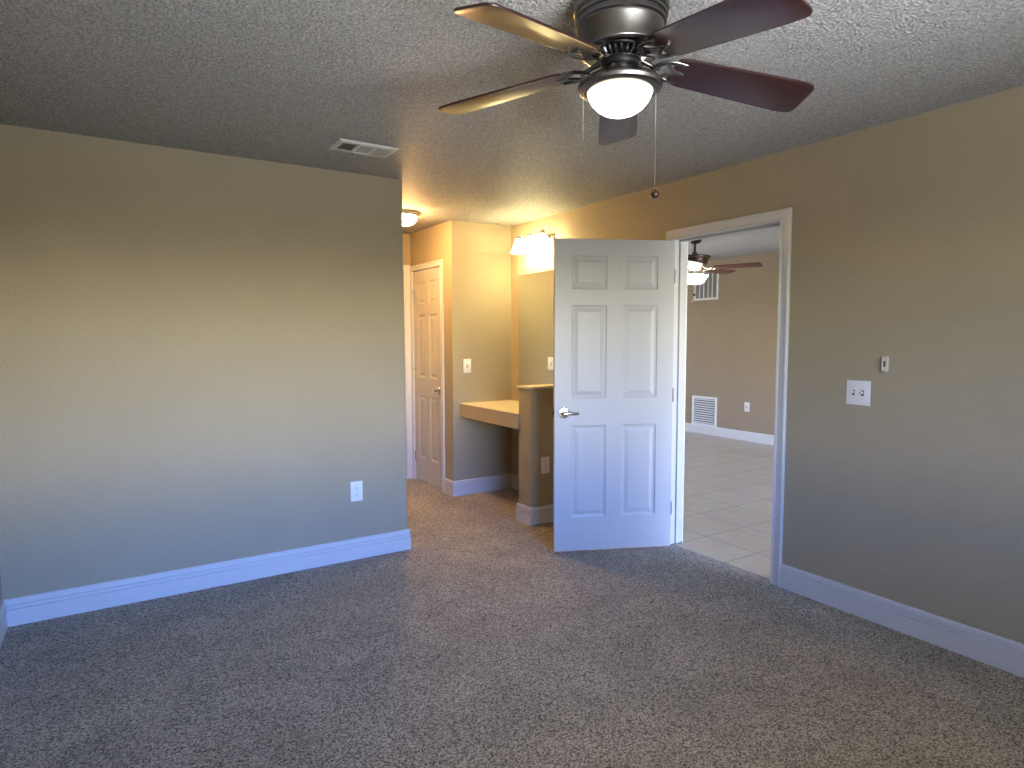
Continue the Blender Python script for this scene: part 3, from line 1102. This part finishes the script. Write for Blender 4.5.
def cover(parent, w, h):
    bm = box(N(), -w / 2, w / 2, -0.006, -0.0003, -h / 2, h / 2, 0.0025, 2)
    return obj('cover_plate', bm, M_plate, parent, True)


def screw(parent, x, z):
    bm = lathe(N(), [(0.0, 0.0012), (0.0025, 0.0008), (0.003, 0.0), (0.0, 0.0)], 10)
    bmesh.ops.transform(bm, matrix=Matrix.Translation((x, -0.006, z)) @ Matrix.Rotation(radians(90), 4, 'X'), verts=bm.verts)
    return obj('screw', bm, M_vent, parent)


def outlet(label, loc, normal):
    t = plate_thing('wall_outlet', label, 'outlet', loc, normal)
    cover(t, 0.079, 0.127)
    for z in (0.0195, -0.0195):
        out = [(0.0165 * cos(a), max(-0.0125, min(0.0125, 0.0165 * sin(a)))) for a in (2 * pi * k / 24 for k in range(24))]
        bm = prism(N(), out, 0.0, 0.0022)
        bmesh.ops.transform(bm, matrix=Matrix.Translation((0, -0.0058, z)) @ Matrix.Rotation(radians(90), 4, 'X'), verts=bm.verts)
        rc = obj('receptacle', bm, M_plate, t)
        for x, hh in ((-0.0065, 0.0050), (0.0065, 0.0042)):
            bm = box(N(), x - 0.0013, x + 0.0013, -0.0084, -0.0078, z + 0.003 - hh, z + 0.003 + hh)
            obj('slot', bm, M_slot, rc)
        bm = lathe(N(), [(0.0, 0.0006), (0.0026, 0.0006), (0.0026, 0.0), (0.0, 0.0)], 10)
        bmesh.ops.transform(bm, matrix=Matrix.Translation((0, -0.0078, z - 0.0085)) @ Matrix.Rotation(radians(90), 4, 'X'), verts=bm.verts)
        obj('ground_hole', bm, M_slot, rc)
    screw(t, 0, 0)
    return t


outlet('white outlet low on the broad left wall', (1.314, YL, 0.442), (0, -1, 0))
outlet('cream lit outlet on the half wall beside the open door', (2.790, PY0, 0.449), (0, -1, 0))


def switch(label, loc, normal, n):
    t = plate_thing('light_switch', label, 'light switch', loc, normal)
    cover(t, 0.076 + 0.046 * (n - 1), 0.124)
    for k in range(n):
        x = (k - (n - 1) / 2) * 0.046
        bm = box(N(), x - 0.007, x + 0.007, -0.0072, -0.0055, -0.0135, 0.0135)
        sl = obj('toggle_shade_slot', bm, M_filter, t)  # dark grey paints in the shading round the toggle
        bm = N()
        box(bm, -0.0042, 0.0042, -0.014, 0.004, -0.0048, 0.0048, 0.0012, 1)
        bmesh.ops.transform(bm, matrix=Matrix.Translation((x, -0.0072, 0.0)) @ Matrix.Rotation(radians(-28), 4, 'X'), verts=bm.verts)
        obj('toggle', bm, M_plate, sl)
        screw(t, x, 0.030)
        screw(t, x, -0.030)
    return t


switch('white double toggle switch on the right wall beside the doorway', (XR, 1.760, 1.140), (-1, 0, 0), 2)
switch('single toggle switch on the yellow lit wall above the counter', (2.722, YN, 1.167), (0, -1, 0), 1)

# small wall bracket (remote cradle) by the double switch
bk = plate_thing('wall_bracket', 'small white plastic bracket with dark slot above the double switch', 'bracket', (XR, 1.632, 1.289), (-1, 0, 0))
bm = prism(N(), [(-0.011, -0.038), (-0.007, -0.038), (-0.005, -0.033), (0.005, -0.033), (0.007, -0.038), (0.011, -0.038), (0.011, 0.038), (0.007, 0.038), (0.005, 0.033),
                 (-0.005, 0.033), (-0.007, 0.038), (-0.011, 0.038)], 0.0005, 0.014)
bmesh.ops.transform(bm, matrix=Matrix.Rotation(radians(90), 4, 'X'), verts=bm.verts)
obj('bracket_body', bm, M_cream, bk)
bm = box(N(), -0.0055, 0.0045, -0.0152, -0.0135, -0.013, 0.015, 0.0007, 1)
obj('slot', bm, M_filter, bk)
for x0_ in (-0.0135, 0.0105):
    bm = box(N(), x0_, x0_ + 0.003, -0.016, -0.001, -0.030, 0.030, 0.0008, 1)
    obj('side_clip', bm, M_cream, bk)

# living room wall plate
t = plate_thing('wall_plate', 'small white wall plate on the far brown wall beyond the doorway', 'wall plate', (XF, 5.563, 0.466), (-1, 0, 0))
cover(t, 0.079, 0.127)
bm = box(N(), -0.006, 0.006, -0.009, -0.0055, -0.012, 0.012, 0.001, 1)
obj('jack', bm, M_filter, t)
screw(t, 0, 0.04)
screw(t, 0, -0.04)


# ------------------------------------------------------------------ return air grilles beyond the doorway
def grille(label, yc, zc, w, h, vertical, n):
    t = plate_thing('air_grille', label, 'air grille', (XF, yc, zc), (-1, 0, 0))
    bm = N()
    f = 0.03
    box(bm, -w / 2, w / 2, -0.012, -0.0005, h / 2 - f, h / 2)
    box(bm, -w / 2, w / 2, -0.012, -0.0005, -h / 2, -h / 2 + f)
    box(bm, -w / 2, -w / 2 + f, -0.012, -0.0005, -h / 2 + f, h / 2 - f)
    box(bm, w / 2 - f, w / 2, -0.012, -0.0005, -h / 2 + f, h / 2 - f)
    obj('frame', bm, M_plate, t)
    bm = box(N(), -w / 2 + f, w / 2 - f, -0.0022, -0.0006, -h / 2 + f, h / 2 - f)
    obj('filter_backing', bm, M_filter, t)
    if vertical:
        bm = N()
        for k in range(1, vertical):
            x = -w / 2 + f + (w - 2 * f) * k / vertical
            box(bm, x - 0.006, x + 0.006, -0.011, -0.0022, -h / 2 + f, h / 2 - f)
        obj('mullions', bm, M_plate, t)
    bm = N()
    for k in range(n):
        z = -h / 2 + f + (h - 2 * f) * (k + 0.5) / n
        d = 0.30 * (h - 2 * f) / n
        q = [(-0.010, z - d), (-0.0095, z - d), (-0.0035, z + d), (-0.004, z + d)]
        vs0 = [bm.verts.new((-w / 2 + f, y, zz)) for y, zz in q]
        vs1 = [bm.verts.new((w / 2 - f, y, zz)) for y, zz in q]
        for i in range(4):
            bm.faces.new((vs0[i], vs0[(i + 1) % 4], vs1[(i + 1) % 4], vs1[i]))
        bm.faces.new(vs0)
        bm.faces.new(list(reversed(vs1)))
    obj('louvers', bm, M_vent, t)
    return t


grille('square white louvered grille low on the far wall at the baseboard', 6.297, 0.338, 0.45, 0.43, 0, 11)
grille('tall white grille with upright bars high on the far wall behind the fan', 6.305, 2.165, 0.44, 0.43, 5, 30)
